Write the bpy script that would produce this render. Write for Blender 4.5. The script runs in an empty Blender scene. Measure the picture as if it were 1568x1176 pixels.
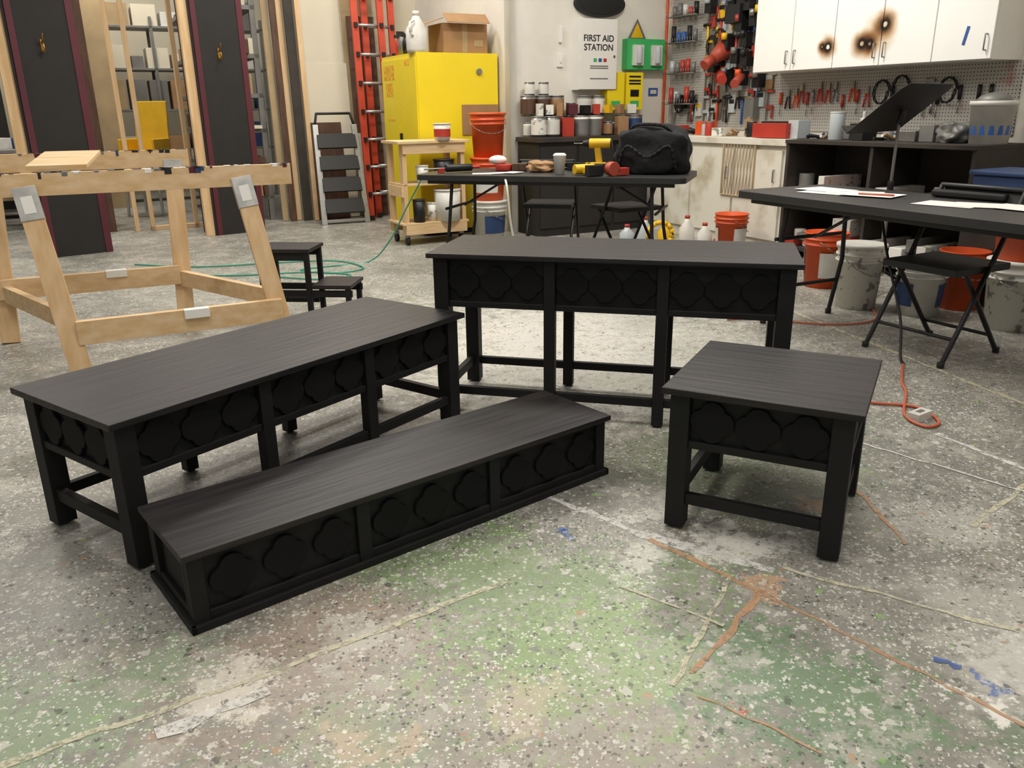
import bpy, bmesh, math, random
from mathutils import Vector, Matrix
random.seed(7)
scene=bpy.context.scene
scene.view_settings.view_transform='Standard'
COL=bpy.context.collection
# ------------------------------------------------------------------ materials
def srgb(h):
    c=[int(h[i:i+2],16)/255 for i in (0,2,4)]
    return tuple((x/12.92 if x<=.04045 else ((x+.055)/1.055)**2.4) for x in c)+(1,)
MATS={}
def mat(name,hexc,rough=.6,metal=0,var=.12,scale=6,bump=0,spec=.5,hex2=None,stretch=None,lo=.32,hi=.68,det=5):
    if name in MATS:return MATS[name]
    m=bpy.data.materials.new(name);m.use_nodes=True;nt=m.node_tree;N=nt.nodes;L=nt.links
    bs=N['Principled BSDF'];bs.inputs['Roughness'].default_value=rough;bs.inputs['Metallic'].default_value=metal
    bs.inputs['Specular IOR Level'].default_value=spec
    c=srgb(hexc)
    tc=N.new('ShaderNodeTexCoord');no=N.new('ShaderNodeTexNoise');no.inputs['Scale'].default_value=scale;no.inputs['Detail'].default_value=det
    if stretch:
        mp=N.new('ShaderNodeMapping');mp.inputs['Scale'].default_value=stretch;L.new(tc.outputs['Object'],mp.inputs[0]);L.new(mp.outputs[0],no.inputs['Vector'])
    else: L.new(tc.outputs['Object'],no.inputs['Vector'])
    r=N.new('ShaderNodeValToRGB');r.color_ramp.elements[0].position=lo;r.color_ramp.elements[1].position=hi
    if hex2: d=srgb(hex2)
    else: d=tuple(x*(1-2.2*var) for x in c[:3])+(1,)
    r.color_ramp.elements[0].color=d;r.color_ramp.elements[1].color=c
    L.new(no.outputs['Fac'],r.inputs[0]);L.new(r.outputs[0],bs.inputs['Base Color'])
    if bump:
        b=N.new('ShaderNodeBump');b.inputs['Strength'].default_value=bump;b.inputs['Distance'].default_value=.01
        L.new(no.outputs['Fac'],b.inputs['Height']);L.new(b.outputs[0],bs.inputs['Normal'])
    MATS[name]=m;return m
blk=mat('black_paint','1c1c1d',.62,0,.15,9,spec=.28)
blktop=mat('black_paint_top','2c2829',.46,0,.1,2.2,spec=.34,hex2='141314',stretch=(1.4,18,18),bump=.2,lo=.3,hi=.7,det=8)
blkpl=mat('black_plaque','151516',.75,0,.1,9,spec=.22)
pine=mat('pine_lumber','dcc09a',.7,0,.1,3,hex2='cba878',stretch=(1,9,9))
pineV=mat('pine_lumber_upright','d9bb93',.7,0,.1,3,hex2='c8a373',stretch=(9,9,1))
ply=mat('plywood','d8bf98',.7,0,.08,4,hex2='c6a673',stretch=(1,6,1))
white=mat('white_paint','dedacf',.55,0,.04,4)
cream=mat('cream_wall','d5cdb8',.8,0,.04,2)
cabw=mat('white_metal','e4e2dc',.4,0,.03,3)
silver=mat('galvanised_bracket','c9c8c4',.4,.4,.15,14)
yel=mat('yellow_enamel','ecd322',.38,0,.04,2)
yel2=mat('yellow_plastic','e8b81c',.45,0,.08,6)
org=mat('orange_plastic','d9541f',.45,0,.08,5)
red=mat('red_plastic','b5382a',.45,0,.1,5)
redl=mat('ladder_fiberglass','c4442a',.5,0,.1,5)
whp=mat('white_plastic','d6d4cc',.45,0,.08,8)
splat=mat('paint_spattered_plastic','d8d5cb',.5,0,.3,16,hex2='86877f',lo=.38,hi=.44)
green=mat('green_plastic','3fae62',.5,0,.05,5)
blue=mat('blue_plastic','2c5aa0',.5,0,.1,5)
dblue=mat('dark_blue_plastic','27406b',.5,0,.1,5)
steel=mat('steel','9b9a96',.35,.8,.1,20)
alu=mat('aluminium','b9bab8',.35,.7,.08,20)
dark=mat('dark_steel','1d1d1e',.45,.2,.1,20)
tblk=mat('folding_table_plastic','29292a',.42,0,.1,30)
fab=mat('black_fabric','191a1c',.9,0,.2,30,bump=.6)
maroon=mat('maroon_paint','561827',.6,0,.1,5)
flatb=mat('flat_black_scenery','211e1d',.75,0,.12,5)
brown=mat('brown_wood','5a3d2a',.6,0,.1,4,hex2='40291b',stretch=(10,10,1))
dbrown=mat('dark_shelf_wood','3a332d',.7,0,.2,5)
card=mat('cardboard','9f7a54',.8,0,.08,6)
tan=mat('tan_board','ab9470',.8,0,.1,4)
gry=mat('grey_metal','7d7c78',.5,.3,.1,6)
copper=mat('terracotta_plastic','b04a35',.5,0,.1,5)
brass=mat('brass','b58a45',.3,.9,.1,20)
gcord=mat('green_rubber','3f9a80',.5,0,.05,5)
ocord=mat('orange_rubber','c4603f',.5,0,.05,5)
wrub=mat('white_rubber','cfcfca',.5,0,.05,5)
rub=mat('black_rubber','151515',.6,0,.05,5)
paper=mat('paper','e6e4de',.8,0,.02,5)
grimy=mat('grimy_counter_paint','d8d4c6',.55,0,.1,4,hex2='b3a98f',lo=.3,hi=.5)
glassy=mat('clear_plastic','b9c0c2',.2,0,.05,5)
label_o=mat('orange_label','d0702a',.6,0,.3,40,hex2='ecd322')
# floor
def floor_mat():
    m=bpy.data.materials.new('painted_concrete');m.use_nodes=True;nt=m.node_tree;N=nt.nodes;L=nt.links
    bs=N['Principled BSDF'];tc=N.new('ShaderNodeTexCoord');P=tc.outputs['Object']
    def noise(s,d=5,rg=.55,off=0,out='Fac'):
        n=N.new('ShaderNodeTexNoise');n.inputs['Scale'].default_value=s;n.inputs['Detail'].default_value=d;n.inputs['Roughness'].default_value=rg
        mp=N.new('ShaderNodeMapping');mp.inputs['Location'].default_value=(off,off*1.7,0);L.new(P,mp.inputs[0]);L.new(mp.outputs[0],n.inputs['Vector'])
        return n.outputs[out]
    def ramp(x,a,b):
        r=N.new('ShaderNodeMapRange');r.inputs[1].default_value=a;r.inputs[2].default_value=b;r.clamp=True;L.new(x,r.inputs[0]);return r.outputs[0]
    def math_(op,x,y):
        n=N.new('ShaderNodeMath');n.operation=op
        for i,q in enumerate((x,y)):
            if isinstance(q,(int,float)):n.inputs[i].default_value=q
            else:L.new(q,n.inputs[i])
        return n.outputs[0]
    def mix(f,c1,c2,k=1):
        n=N.new('ShaderNodeMixRGB')
        if k!=1:f=math_('MULTIPLY',f,k)
        L.new(f,n.inputs[0])
        for i,q in ((1,c1),(2,c2)):
            if isinstance(q,str):n.inputs[i].default_value=srgb(q)
            else:L.new(q,n.inputs[i])
        return n.outputs[0]
    n1=noise(1.3,6,.6);n2=noise(5,8,.68,3);n3=noise(13,9,.74,9);n4=noise(3,8,.72,21);n5=noise(60,4,.7,5);n6=noise(7,10,.8,44);n7=noise(28,6,.8,63)
    def warp(scale,amt,off):
        col=noise(scale,6,.65,off,'Color')
        s=N.new('ShaderNodeVectorMath');s.operation='SUBTRACT';L.new(col,s.inputs[0]);s.inputs[1].default_value=(.5,.5,.5)
        k=N.new('ShaderNodeVectorMath');k.operation='SCALE';k.inputs['Scale'].default_value=amt;L.new(s.outputs[0],k.inputs[0])
        z=N.new('ShaderNodeVectorMath');z.operation='MULTIPLY';L.new(k.outputs[0],z.inputs[0]);z.inputs[1].default_value=(1,1,0)
        a_=N.new('ShaderNodeVectorMath');a_.operation='ADD';L.new(P,a_.inputs[0]);L.new(z.outputs[0],a_.inputs[1]);return a_.outputs[0]
    WB=warp(1.6,1.3,12);WS=warp(5.5,.5,52)
    def patch(cx,cy,r,sx=1,sy=1,soft=.5,W=None,hf=None,lo=.40,hi=.58):
        mp=N.new('ShaderNodeMapping');mp.inputs['Location'].default_value=(-cx*sx,-cy*sy,0);mp.inputs['Scale'].default_value=(sx,sy,1)
        L.new(W or WB,mp.inputs[0]);v=N.new('ShaderNodeVectorMath');v.operation='LENGTH';L.new(mp.outputs[0],v.inputs[0])
        b=N.new('ShaderNodeMapRange');b.inputs[1].default_value=r;b.inputs[2].default_value=r*(1-soft);b.clamp=True;L.new(v.outputs['Value'],b.inputs[0])
        o_=b.outputs[0]
        if hf is not None:
            t=math_('ADD',hf,math_('MULTIPLY',math_('SUBTRACT',o_,.5),.30))
            o_=math_('MULTIPLY',ramp(t,lo,hi),ramp(o_,0,.25))
        return o_
    c=mix(ramp(n1,.35,.65),'827f77','908e86')
    c=mix(ramp(n2,.47,.60),c,'a3a097',.5)
    c=mix(ramp(n4,.52,.60),c,'767a6e',.45)
    c=mix(ramp(n6,.55,.62),c,'b6b3a9',.55)
    c=mix(ramp(n7,.54,.60),c,'6d6b64',.45)
    c=mix(ramp(n5,.45,.62),c,'66655f',.35)
    for cx,cy,r,sx,sy,col,k in ((-.5,6.5,3.0,1,1,'8b8d82',.5),(.30,4.3,1.5,1,.9,'d0cdc4',.9),(1.0,3.3,.8,1,1,'aab09c',.5),(1.5,4.6,1.4,1,1,'83847b',.5),
        (-.5,1.5,.5,1,1,'a18b7a',.5),(.1,1.25,.5,1,1,'a59787',.45),(1.25,1.75,.45,1,1,'b9b7af',.5),(1.6,2.9,.9,1,1,'7c7e76',.5),
        (-1.3,1.8,.6,1,1,'94948d',.5)):
        c=mix(patch(cx,cy,r,sx,sy,.8,WB,n3),c,col,k)
    for cx,cy,r,sx,sy,col,k in ((.1,1.9,.60,.75,1.1,'7f9668',.75),(.15,1.6,.45,.8,1,'8fa670',.7),(.62,1.45,.42,1,1.2,'66825f',.8),(-.98,1.40,.40,1,1,'8ba07c',.65),(.75,2.7,.7,1,1,'82916f',.55),(-.35,1.25,.35,1,1,'8fa57a',.45),(1.1,1.35,.25,1,1,'628060',.45)):
        c=mix(patch(cx,cy,r,sx,sy,.95,WB,n7,.46,.54),c,col,k)
    c=mix(math_('MULTIPLY',ramp(n2,.50,.54),ramp(n3,.48,.54)),c,'aaa79d',.6)
    for cx,cy,r,col,k in ((.42,2.4,.17,'d2cfc6',.8),(.66,2.12,.16,'dad7ce',.85),(-.62,1.5,.14,'cfc8ba',.8),(1.02,1.42,.06,'dedbd3',.9),(1.04,1.5,.03,'4a68a0',.8),(.5,1.40,.02,'b4432f',.8),
        (.66,1.86,.07,'b8977a',.8),(.95,2.35,.07,'b8977a',.8),(.15,2.2,.03,'4a68a8',.8),(-.05,2.2,.09,'7c9664',.7),(.30,2.5,.26,'6f6e67',.7),
        (1.35,2.25,.22,'b7b5ad',.6),(1.2,1.55,.20,'cdcbc4',.6),(-.3,1.35,.10,'c0a890',.6),(-1.0,2.3,.3,'a5a49c',.5),(.0,1.45,.10,'c3b29c',.5),(.35,2.05,.14,'c9c8bc',.6),(-.4,1.7,.12,'bdbbb0',.6)):
        c=mix(patch(cx,cy,r,1,1,.8,WS,n7,.40,.52),c,col,k)
    def dots(scale,thr,off,size):
        v=N.new('ShaderNodeTexVoronoi');v.inputs['Scale'].default_value=scale
        mp=N.new('ShaderNodeMapping');mp.inputs['Location'].default_value=(off,off,0)
        ad=N.new('ShaderNodeVectorMath');ad.operation='ADD';L.new(P,mp.inputs[0])
        nn=N.new('ShaderNodeTexNoise');nn.inputs['Scale'].default_value=scale*1.6;nn.inputs['Detail'].default_value=1
        L.new(mp.outputs[0],nn.inputs['Vector']);sc=N.new('ShaderNodeVectorMath');sc.operation='SCALE';sc.inputs['Scale'].default_value=1.1/scale;L.new(nn.outputs['Color'],sc.inputs[0])
        L.new(mp.outputs[0],ad.inputs[0]);L.new(sc.outputs[0],ad.inputs[1]);L.new(ad.outputs[0],v.inputs['Vector'])
        sep=N.new('ShaderNodeSeparateColor');L.new(v.outputs['Color'],sep.inputs[0])
        on=math_('GREATER_THAN',sep.outputs[0],thr)
        rad=math_('MULTIPLY',math_('POWER',sep.outputs[1],1.7),size)
        return math_('MULTIPLY',on,math_('LESS_THAN',v.outputs['Distance'],rad))
    dens=ramp(noise(1.8,3,.5,31),.38,.58);dens2=ramp(noise(2.3,3,.5,77),.36,.56)
    c=mix(dots(30,.70,1,.45),c,'c6c3b9',.7)
    c=mix(dots(70,.48,2,.50),c,'d2d0c7',.7)
    c=mix(math_('MULTIPLY',dots(125,.3,4,.55),dens),c,'dfddd5',.8)
    c=mix(dots(48,.72,7,.45),c,'45463f',.7)
    c=mix(math_('MULTIPLY',dots(105,.45,5,.5),dens2),c,'35362f',.8)
    c=mix(dots(26,.93,11,.35),c,'ad8563',.65)
    c=mix(dots(34,.92,15,.4),c,'86a863',.7)
    L.new(c,bs.inputs['Base Color'])
    rr=N.new('ShaderNodeMapRange');rr.inputs[3].default_value=.28;rr.inputs[4].default_value=.58;L.new(n2,rr.inputs[0]);L.new(rr.outputs[0],bs.inputs['Roughness'])
    b=N.new('ShaderNodeBump');b.inputs['Strength'].default_value=.12;b.inputs['Distance'].default_value=.004;L.new(n3,b.inputs['Height']);L.new(b.outputs[0],bs.inputs['Normal'])
    return m
# ------------------------------------------------------------------ builder
class B:
    def __init__(s,name,loc=(0,0,0),rz=0):
        s.name=name;s.bm=bmesh.new();s.ms=[];s.loc=loc;s.rz=rz
    def mi(s,m):
        if m not in s.ms:s.ms.append(m)
        return s.ms.index(m)
    def _fin(s,geom,m,smooth=False):
        i=s.mi(m)
        for f in geom:
            f.material_index=i;f.smooth=smooth
    def box(s,c,d,m,rot=(0,0,0),pivot=None):
        M=Matrix.Translation(c)@Matrix.Rotation(rot[2],4,'Z')@Matrix.Rotation(rot[1],4,'Y')@Matrix.Rotation(rot[0],4,'X')@Matrix.Diagonal((d[0],d[1],d[2],1))
        r=bmesh.ops.create_cube(s.bm,size=1,matrix=M)
        s._fin({f for v in r['verts'] for f in v.link_faces},m);return s
    def bb(s,x0,x1,y0,y1,z0,z1,m):
        return s.box(((x0+x1)/2,(y0+y1)/2,(z0+z1)/2),(abs(x1-x0),abs(y1-y0),abs(z1-z0)),m)
    def rod(s,p,q,r,m,r2=None,seg=14,caps=True):
        p=Vector(p);q=Vector(q);d=q-p;h=d.length
        if h<1e-6:return s
        M=Matrix.Translation((p+q)/2)@d.to_track_quat('Z','Y').to_matrix().to_4x4()
        rr=bmesh.ops.create_cone(s.bm,cap_ends=caps,segments=seg,radius1=r,radius2=r if r2 is None else r2,depth=h,matrix=M)
        fs={f for v in rr['verts'] for f in v.link_faces};s._fin(fs,m,False)
        for f in fs:
            if len(f.verts)==4:f.smooth=True
        return s
    def beam(s,p,q,w,t,m,up=(0,0,1)):
        p=Vector(p);q=Vector(q);d=(q-p);h=d.length;z=d.normalized();u=Vector(up);x=u.cross(z)
        if x.length<1e-4:x=Vector((1,0,0))
        x.normalize();y=z.cross(x)
        R=Matrix((x,y,z)).transposed().to_4x4()
        M=Matrix.Translation((p+q)/2)@R@Matrix.Diagonal((w,t,h,1))
        r=bmesh.ops.create_cube(s.bm,size=1,matrix=M);s._fin({f for v in r['verts'] for f in v.link_faces},m);return s
    def sph(s,c,r,m,sc=(1,1,1),seg=16):
        M=Matrix.Translation(c)@Matrix.Diagonal((sc[0],sc[1],sc[2],1))
        rr=bmesh.ops.create_uvsphere(s.bm,u_segments=seg,v_segments=seg//2+2,radius=r,matrix=M)
        s._fin({f for v in rr['verts'] for f in v.link_faces},m,True);return s
    def lathe(s,prof,c,m,seg=28):
        rings=[]
        for r,z in prof:
            rings.append([s.bm.verts.new((c[0]+r*math.cos(2*math.pi*k/seg),c[1]+r*math.sin(2*math.pi*k/seg),c[2]+z)) for k in range(seg)])
        fs=[]
        for a_,b_ in zip(rings,rings[1:]):
            for k in range(seg):fs.append(s.bm.faces.new((a_[k],a_[(k+1)%seg],b_[(k+1)%seg],b_[k])))
        if prof[0][0]>1e-4:fs.append(s.bm.faces.new(rings[0][::-1]))
        if prof[-1][0]>1e-4:fs.append(s.bm.faces.new(rings[-1]))
        s._fin(fs,m,True);return s
    def prism(s,pts,M,t,m):
        lo=[s.bm.verts.new(M@Vector((x,y,0))) for x,y in pts];hi=[s.bm.verts.new(M@Vector((x,y,t))) for x,y in pts]
        fs=[s.bm.faces.new(lo[::-1]),s.bm.faces.new(hi)];n=len(pts)
        for k in range(n):fs.append(s.bm.faces.new((lo[k],lo[(k+1)%n],hi[(k+1)%n],hi[k])))
        s._fin(fs,m);return s
    def tube(s,pts,r,m,seg=10):
        for p,q in zip(pts,pts[1:]):
            s.rod(p,q,r,m,seg=seg)
            s.sph(q,r,m,seg=8)
        return s
    def done(s,bevel=0):
        bmesh.ops.recalc_face_normals(s.bm,faces=s.bm.faces[:])
        me=bpy.data.meshes.new(s.name);s.bm.to_mesh(me);s.bm.free()
        for m in s.ms:me.materials.append(m)
        o=bpy.data.objects.new(s.name,me);o.location=s.loc;o.rotation_euler=(0,0,s.rz);COL.objects.link(o)
        if bevel:
            b=o.modifiers.new('bev','BEVEL');b.width=bevel;b.segments=2;b.limit_method='ANGLE';b.angle_limit=.7
        return o
def spline(pts,n=8):
    P=[Vector(p) for p in pts];P=[P[0]]+P+[P[-1]];out=[]
    for i in range(1,len(P)-2):
        for k in range(n):
            t=k/n;a_,b_,c_,d_=P[i-1:i+3]
            out.append(.5*((2*b_)+(-a_+c_)*t+(2*a_-5*b_+4*c_-d_)*t*t+(-a_+3*b_-3*c_+d_)*t**3))
    out.append(P[-2]);return out
def curve_obj(name,pts,r,m):
    cu=bpy.data.curves.new(name,'CURVE');cu.dimensions='3D';cu.bevel_depth=r;cu.bevel_resolution=3
    sp=cu.splines.new('POLY');pp=spline(pts,10);sp.points.add(len(pp)-1)
    for i,p in enumerate(pp):sp.points[i].co=(p[0],p[1],p[2],1)
    cu.materials.append(m);o=bpy.data.objects.new(name,cu);COL.objects.link(o);return o
# ------------------------------------------------------------------ furniture
def quatre(D):
    pts=[];o=.215*D;r=.285*D
    for k in range(96):
        th=2*math.pi*k/96;best=0
        for q in range(4):
            cx,cy=o*math.cos(q*math.pi/2),o*math.sin(q*math.pi/2)
            bq=cx*math.cos(th)+cy*math.sin(th);disc=bq*bq-(o*o-r*r)
            if disc>=0:best=max(best,bq+math.sqrt(disc))
        ph=(th%(math.pi/2))-math.pi/4
        if abs(ph)<.16: best=max(best,.40*D-abs(ph)*.45*D)
        pts.append((best*math.cos(th),best*math.sin(th)))
    return pts
def face_frame(side,L,W):
    if side=='f':return Matrix.Translation((0,0,0))@Matrix(((1,0,0,0),(0,0,-1,0),(0,1,0,0),(0,0,0,1))),L
    if side=='b':return Matrix.Translation((L,W,0))@Matrix(((-1,0,0,0),(0,0,1,0),(0,1,0,0),(0,0,0,1))),L
    if side=='l':return Matrix.Translation((0,W,0))@Matrix(((0,0,-1,0),(-1,0,0,0),(0,1,0,0),(0,0,0,1))),W
    if side=='r':return Matrix.Translation((L,0,0))@Matrix(((0,0,1,0),(1,0,0,0),(0,1,0,0),(0,0,0,1))),W
def bench(name,x,y,th,L,W,H,apron,bays,leg=.06,mid=.045,rail=(.085,.12),oh=.022,tt=.02,side_n=3):
    o=B(name,(x,y,0),th)
    o.bb(0,L,0,W,H-tt,H,blktop)
    x0,x1,y0,y1=oh,L-oh,oh,W-oh
    zt=H-tt
    lw=[(x0,x0+leg)]
    bw=((x1-x0)-2*leg-(bays-1)*mid)/bays
    xs=x0+leg;bayx=[]
    for i in range(bays):
        bayx.append((xs,xs+bw));xs+=bw
        if i<bays-1:lw.append((xs,xs+mid));xs+=mid
    lw.append((x1-leg,x1))
    for i,(a_,b_) in enumerate(lw):
        d=leg if i in(0,len(lw)-1) else .04
        o.bb(a_,b_,y0,y0+d,.008,zt,blk);o.bb(a_,b_,y1-d,y1,.008,zt,blk)
        for yy in (y0+d/2,y1-d/2):o.rod(((a_+b_)/2,yy,0),((a_+b_)/2,yy,.01),.014,rub)
    for (a_,b_) in bayx:
        for yy,sg in ((y0,1),(y1,-1)):
            o.bb(a_,b_,yy+sg*.022,yy+sg*.034,zt-apron,zt,blk)
            o.bb(a_,b_,yy+sg*.006,yy+sg*.03,zt-apron,zt-apron+.024,blk)
            o.bb(a_,b_,yy+sg*.01,yy+sg*.03,zt-.014,zt,blk)
            o.bb(a_,b_,yy+sg*.008,yy+sg*.032,rail[0],rail[1],blk)
    for (a_,b_) in ((x0,1),(x1,-1)):
        o.bb(a_+b_*.022,a_+b_*.034,y0+leg,y1-leg,zt-apron,zt,blk)
        o.bb(a_+b_*.006,a_+b_*.03,y0+leg,y1-leg,zt-apron,zt-apron+.024,blk)
        o.bb(a_+b_*.01,a_+b_*.03,y0+leg,y1-leg,zt-.014,zt,blk)
        o.bb(a_+b_*.012,a_+b_*.038,y0+leg,y1-leg,rail[0]+.005,rail[1]+.01,blk)
    D=min(bw/3,apron-.03)*.985 if bays>1 or L>.9 else (L-2*oh-2*leg)/3*.985
    zc=zt-.014-(apron-.038)/2
    Q=quatre(D)
    for s_ in 'fb':
        M,LL=face_frame(s_,L,W)
        for (a_,b_) in bayx:
            for k in range(3):
                cx=a_+(b_-a_)*(k+.5)/3
                o.prism(Q,M@Matrix.Translation((cx,zc,-oh-.0225)),.014,blkpl)
    wi=(W-2*oh-2*leg)
    D2=min(wi/side_n,apron-.03)*.985;Q2=quatre(D2)
    for s_ in 'lr':
        M,LL=face_frame(s_,L,W)
        for k in range(side_n):
            cx=oh+leg+wi*(k+.5)/side_n
            o.prism(Q2,M@Matrix.Translation((cx,zc,-oh-.0225)),.014,blkpl)
    return o.done(.0025)
bench('low_bench',-1.053,1.974,.941,1.475,.553,.456,.165,3)
bench('console_table',-.340,3.247,-.249,1.442,.517,.682,.20,3)
bench('end_table',.432,2.222,-.482,.548,.554,.457,.168,1,leg=.058)
def step(name,x,y,th,L,W,H):
    o=B(name,(x,y,0),th);tt=.018;oh=.014
    o.bb(0,L,0,W,H-tt,H,blktop)
    x0,x1,y0,y1=oh,L-oh,oh,W-oh;zt=H-tt
    o.bb(x0+.016,x1-.016,y0+.016,y1-.016,0.001,zt,blk)
    st=.04;bw=((x1-x0)-4*st)/3
    xs=x0
    bays=[]
    for i in range(4):
        o.bb(xs,xs+st,y0,y0+.03,0.001,zt,blk);o.bb(xs,xs+st,y1-.03,y1,0.001,zt,blk);xs+=st
        if i<3:bays.append((xs,xs+bw));xs+=bw
    for a_,b_ in bays:
        for yy,sg in((y0,1),(y1,-1)):
            o.bb(a_,b_,yy+sg*.003,yy+sg*.03,0.001,.045,blk);o.bb(a_,b_,yy+sg*.006,yy+sg*.03,zt-.014,zt,blk)
    for xx,sg in((x0,1),(x1,-1)):
        for a_,b_ in((y0+.03,y0+.05),(y1-.05,y1-.03)):o.bb(xx,xx+sg*.03,a_,b_,.001,zt,blk)
        o.bb(xx+sg*.002,xx+sg*.03,y0+.05,y1-.05,.001,.045,blk);o.bb(xx+sg*.005,xx+sg*.03,y0+.05,y1-.05,zt-.014,zt,blk)
    for (a_,b_,c_,d_) in ((0.002,L-.002,.002,oh+.002),(0.002,L-.002,W-oh-.002,W-.002),(.002,oh+.002,.002,W-.002),(L-oh-.002,L-.002,.002,W-.002)):
        o.bb(a_,b_,c_,d_,0,.022,blk)
    Q=quatre(.122)
    for s_ in 'fb':
        M,LL=face_frame(s_,L,W)
        for a_,b_ in bays:
            for k in range(3):
                cx=a_+(b_-a_)*(k+.5)/3
                o.prism(Q,M@Matrix.Translation((cx,.045+(zt-.059)/2,-oh-.0165)),.014,blkpl)
    return o.done(.0025)
step('low_step_platform',-.795,1.701,.677,1.456,.351,.222)
# ------------------------------------------------------------------ room
a=Vector((.465,-.885,0)).normalized();b=Vector((-a.y,a.x,0))
C0=Vector((1.715,9.47,0));RA=math.atan2(a.y,a.x);RB=math.atan2(b.y,b.x)
K=C0-b*1.91
fo=B('floor');fo.bb(-12,8,-2.5,17,-.1,0,floor_mat());fo.done()
HW=4.2
def wall(name,P,d,L,m,t=.12,H=HW):
    o=B(name,(P.x,P.y,0),math.atan2(d.y,d.x));o.bb(0,L,0,t,0,H,m);return o.done()
wall('wall_back',K,b,1.91,white)
wall('wall_right',C0,a,7.6,white)
wall('wall_left_return',K-a*2.45,a,2.45,white,t=.12)
W4e=K-a*2.45
P4=W4e-b*1.70
wall('wall_flat_storage',P4,b,1.70,cream)
FW=Vector((-10.5,10.9,0));wall('wall_far',FW,b,9.5,cream)
wall('wall_left',Vector((-10.5,-2.4,0)),Vector((0,1,0)),13.3,cream)
# ---- upper wall cabinets
def burn_mat():
    m=mat('scorched_cabinet_paint','efeeea',.35,0,.015,3)
    nt=m.node_tree;N=nt.nodes;L=nt.links;bs=N['Principled BSDF'];src=bs.inputs['Base Color'].links[0].from_socket
    tc=[n for n in N if n.type=='TEX_COORD'][0]
    no=N.new('ShaderNodeTexNoise');no.inputs['Scale'].default_value=9;no.inputs['Detail'].default_value=3;L.new(tc.outputs['Object'],no.inputs['Vector'])
    cur=src
    for cx,cz,r in ((3.05,1.79,.085),(2.93,1.66,.07),(2.865,1.665,.085),(2.53,1.665,.075),(2.47,1.67,.04),(3.0,1.72,.12)):
        mp=N.new('ShaderNodeMapping');mp.inputs['Location'].default_value=(-cx,0,-cz);mp.inputs['Scale'].default_value=(1,0,1);L.new(tc.outputs['Object'],mp.inputs[0])
        v=N.new('ShaderNodeVectorMath');v.operation='LENGTH';L.new(mp.outputs[0],v.inputs[0])
        ad=N.new('ShaderNodeMath');ad.operation='MULTIPLY_ADD';ad.inputs[1].default_value=r*.7;ad.inputs[2].default_value=-r*.35;L.new(no.outputs['Fac'],ad.inputs[0])
        a2=N.new('ShaderNodeMath');a2.operation='ADD';L.new(v.outputs['Value'],a2.inputs[0]);L.new(ad.outputs[0],a2.inputs[1])
        al=N.new('ShaderNodeMapRange');al.inputs[1].default_value=r*1.5;al.inputs[2].default_value=0;L.new(a2.outputs[0],al.inputs[0])
        cr=N.new('ShaderNodeValToRGB');ee=cr.color_ramp.elements;ee[0].position=0;ee[0].color=(1,1,1,1)
        ee[1].position=1;ee[1].color=(1,1,1,1)
        core=((.25,'e8d8c4'),(.5,'a98a6c'),(.72,'3a271c'),(.86,'1d1512'),(.90,'f4f4f0')) if r<.11 else ((.4,'eddfcd'),(.9,'c9ae90'))
        for p_,h_ in core:
            q=ee.new(p_);q.color=srgb(h_)
        if r>.11:ee[len(ee)-1].color=srgb('c9ae90')
        L.new(al.outputs[0],cr.inputs[0])
        mx=N.new('ShaderNodeMixRGB');mx.blend_type='MULTIPLY';mx.inputs[0].default_value=1;L.new(cur,mx.inputs[1]);L.new(cr.outputs[0],mx.inputs[2]);cur=mx.outputs[0]
    L.new(cur,bs.inputs['Base Color']);return m
bm_=burn_mat()
o=B('overhead_cabinets',C0,RA)
o.bb(1.70,3.92,-.33,-.002,1.50,2.28,cabw)
for i in range(5):
    x=1.70+i*.444
    o.bb(x+.004,x+.44,-.35,-.332,1.505,2.275,bm_)
    hx=x+.40 if i%2==0 else x+.045
    o.rod((hx,-.375,1.56),(hx,-.375,1.66),.005,steel);o.rod((hx,-.375,1.56),(hx,-.35,1.56),.005,steel);o.rod((hx,-.375,1.66),(hx,-.35,1.66),.005,steel)
o.box((3.72,-.352,1.66),(.022,.003,.12),blue,rot=(0,.2,0))
o.done(.003)
# ---- pegboard
def peg_mat():
    m=bpy.data.materials.new('pegboard');m.use_nodes=True;nt=m.node_tree;N=nt.nodes;L=nt.links;bs=N['Principled BSDF'];bs.inputs['Roughness'].default_value=.7
    tc=N.new('ShaderNodeTexCoord');sp=N.new('ShaderNodeSeparateXYZ');L.new(tc.outputs['Object'],sp.inputs[0])
    def mt(op,x,y):
        n=N.new('ShaderNodeMath');n.operation=op
        for i,q in enumerate((x,y)):
            if isinstance(q,(int,float)):n.inputs[i].default_value=q
            else:L.new(q,n.inputs[i])
        return n.outputs[0]
    def cell(x):
        return mt('SUBTRACT',mt('FRACT',mt('DIVIDE',x,.0254),0),.5)
    cx,cz=cell(sp.outputs[0]),cell(sp.outputs[2])
    d=mt('SQRT',mt('ADD',mt('MULTIPLY',cx,cx),mt('MULTIPLY',cz,cz)),0)
    k=mt('LESS_THAN',d,.17)
    no=N.new('ShaderNodeTexNoise');no.inputs['Scale'].default_value=3.5;no.inputs['Detail'].default_value=6;L.new(tc.outputs['Object'],no.inputs['Vector'])
    cr=N.new('ShaderNodeValToRGB');cr.color_ramp.elements[0].position=.28;cr.color_ramp.elements[0].color=srgb('9a6a60');cr.color_ramp.elements[1].position=.40;cr.color_ramp.elements[1].color=srgb('aeaba3');L.new(no.outputs['Fac'],cr.inputs[0])
    mx=N.new('ShaderNodeMixRGB');L.new(k,mx.inputs[0]);L.new(cr.outputs[0],mx.inputs[1]);mx.inputs[2].default_value=srgb('2a2825');L.new(mx.outputs[0],bs.inputs['Base Color'])
    return m
peg=peg_mat()
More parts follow.
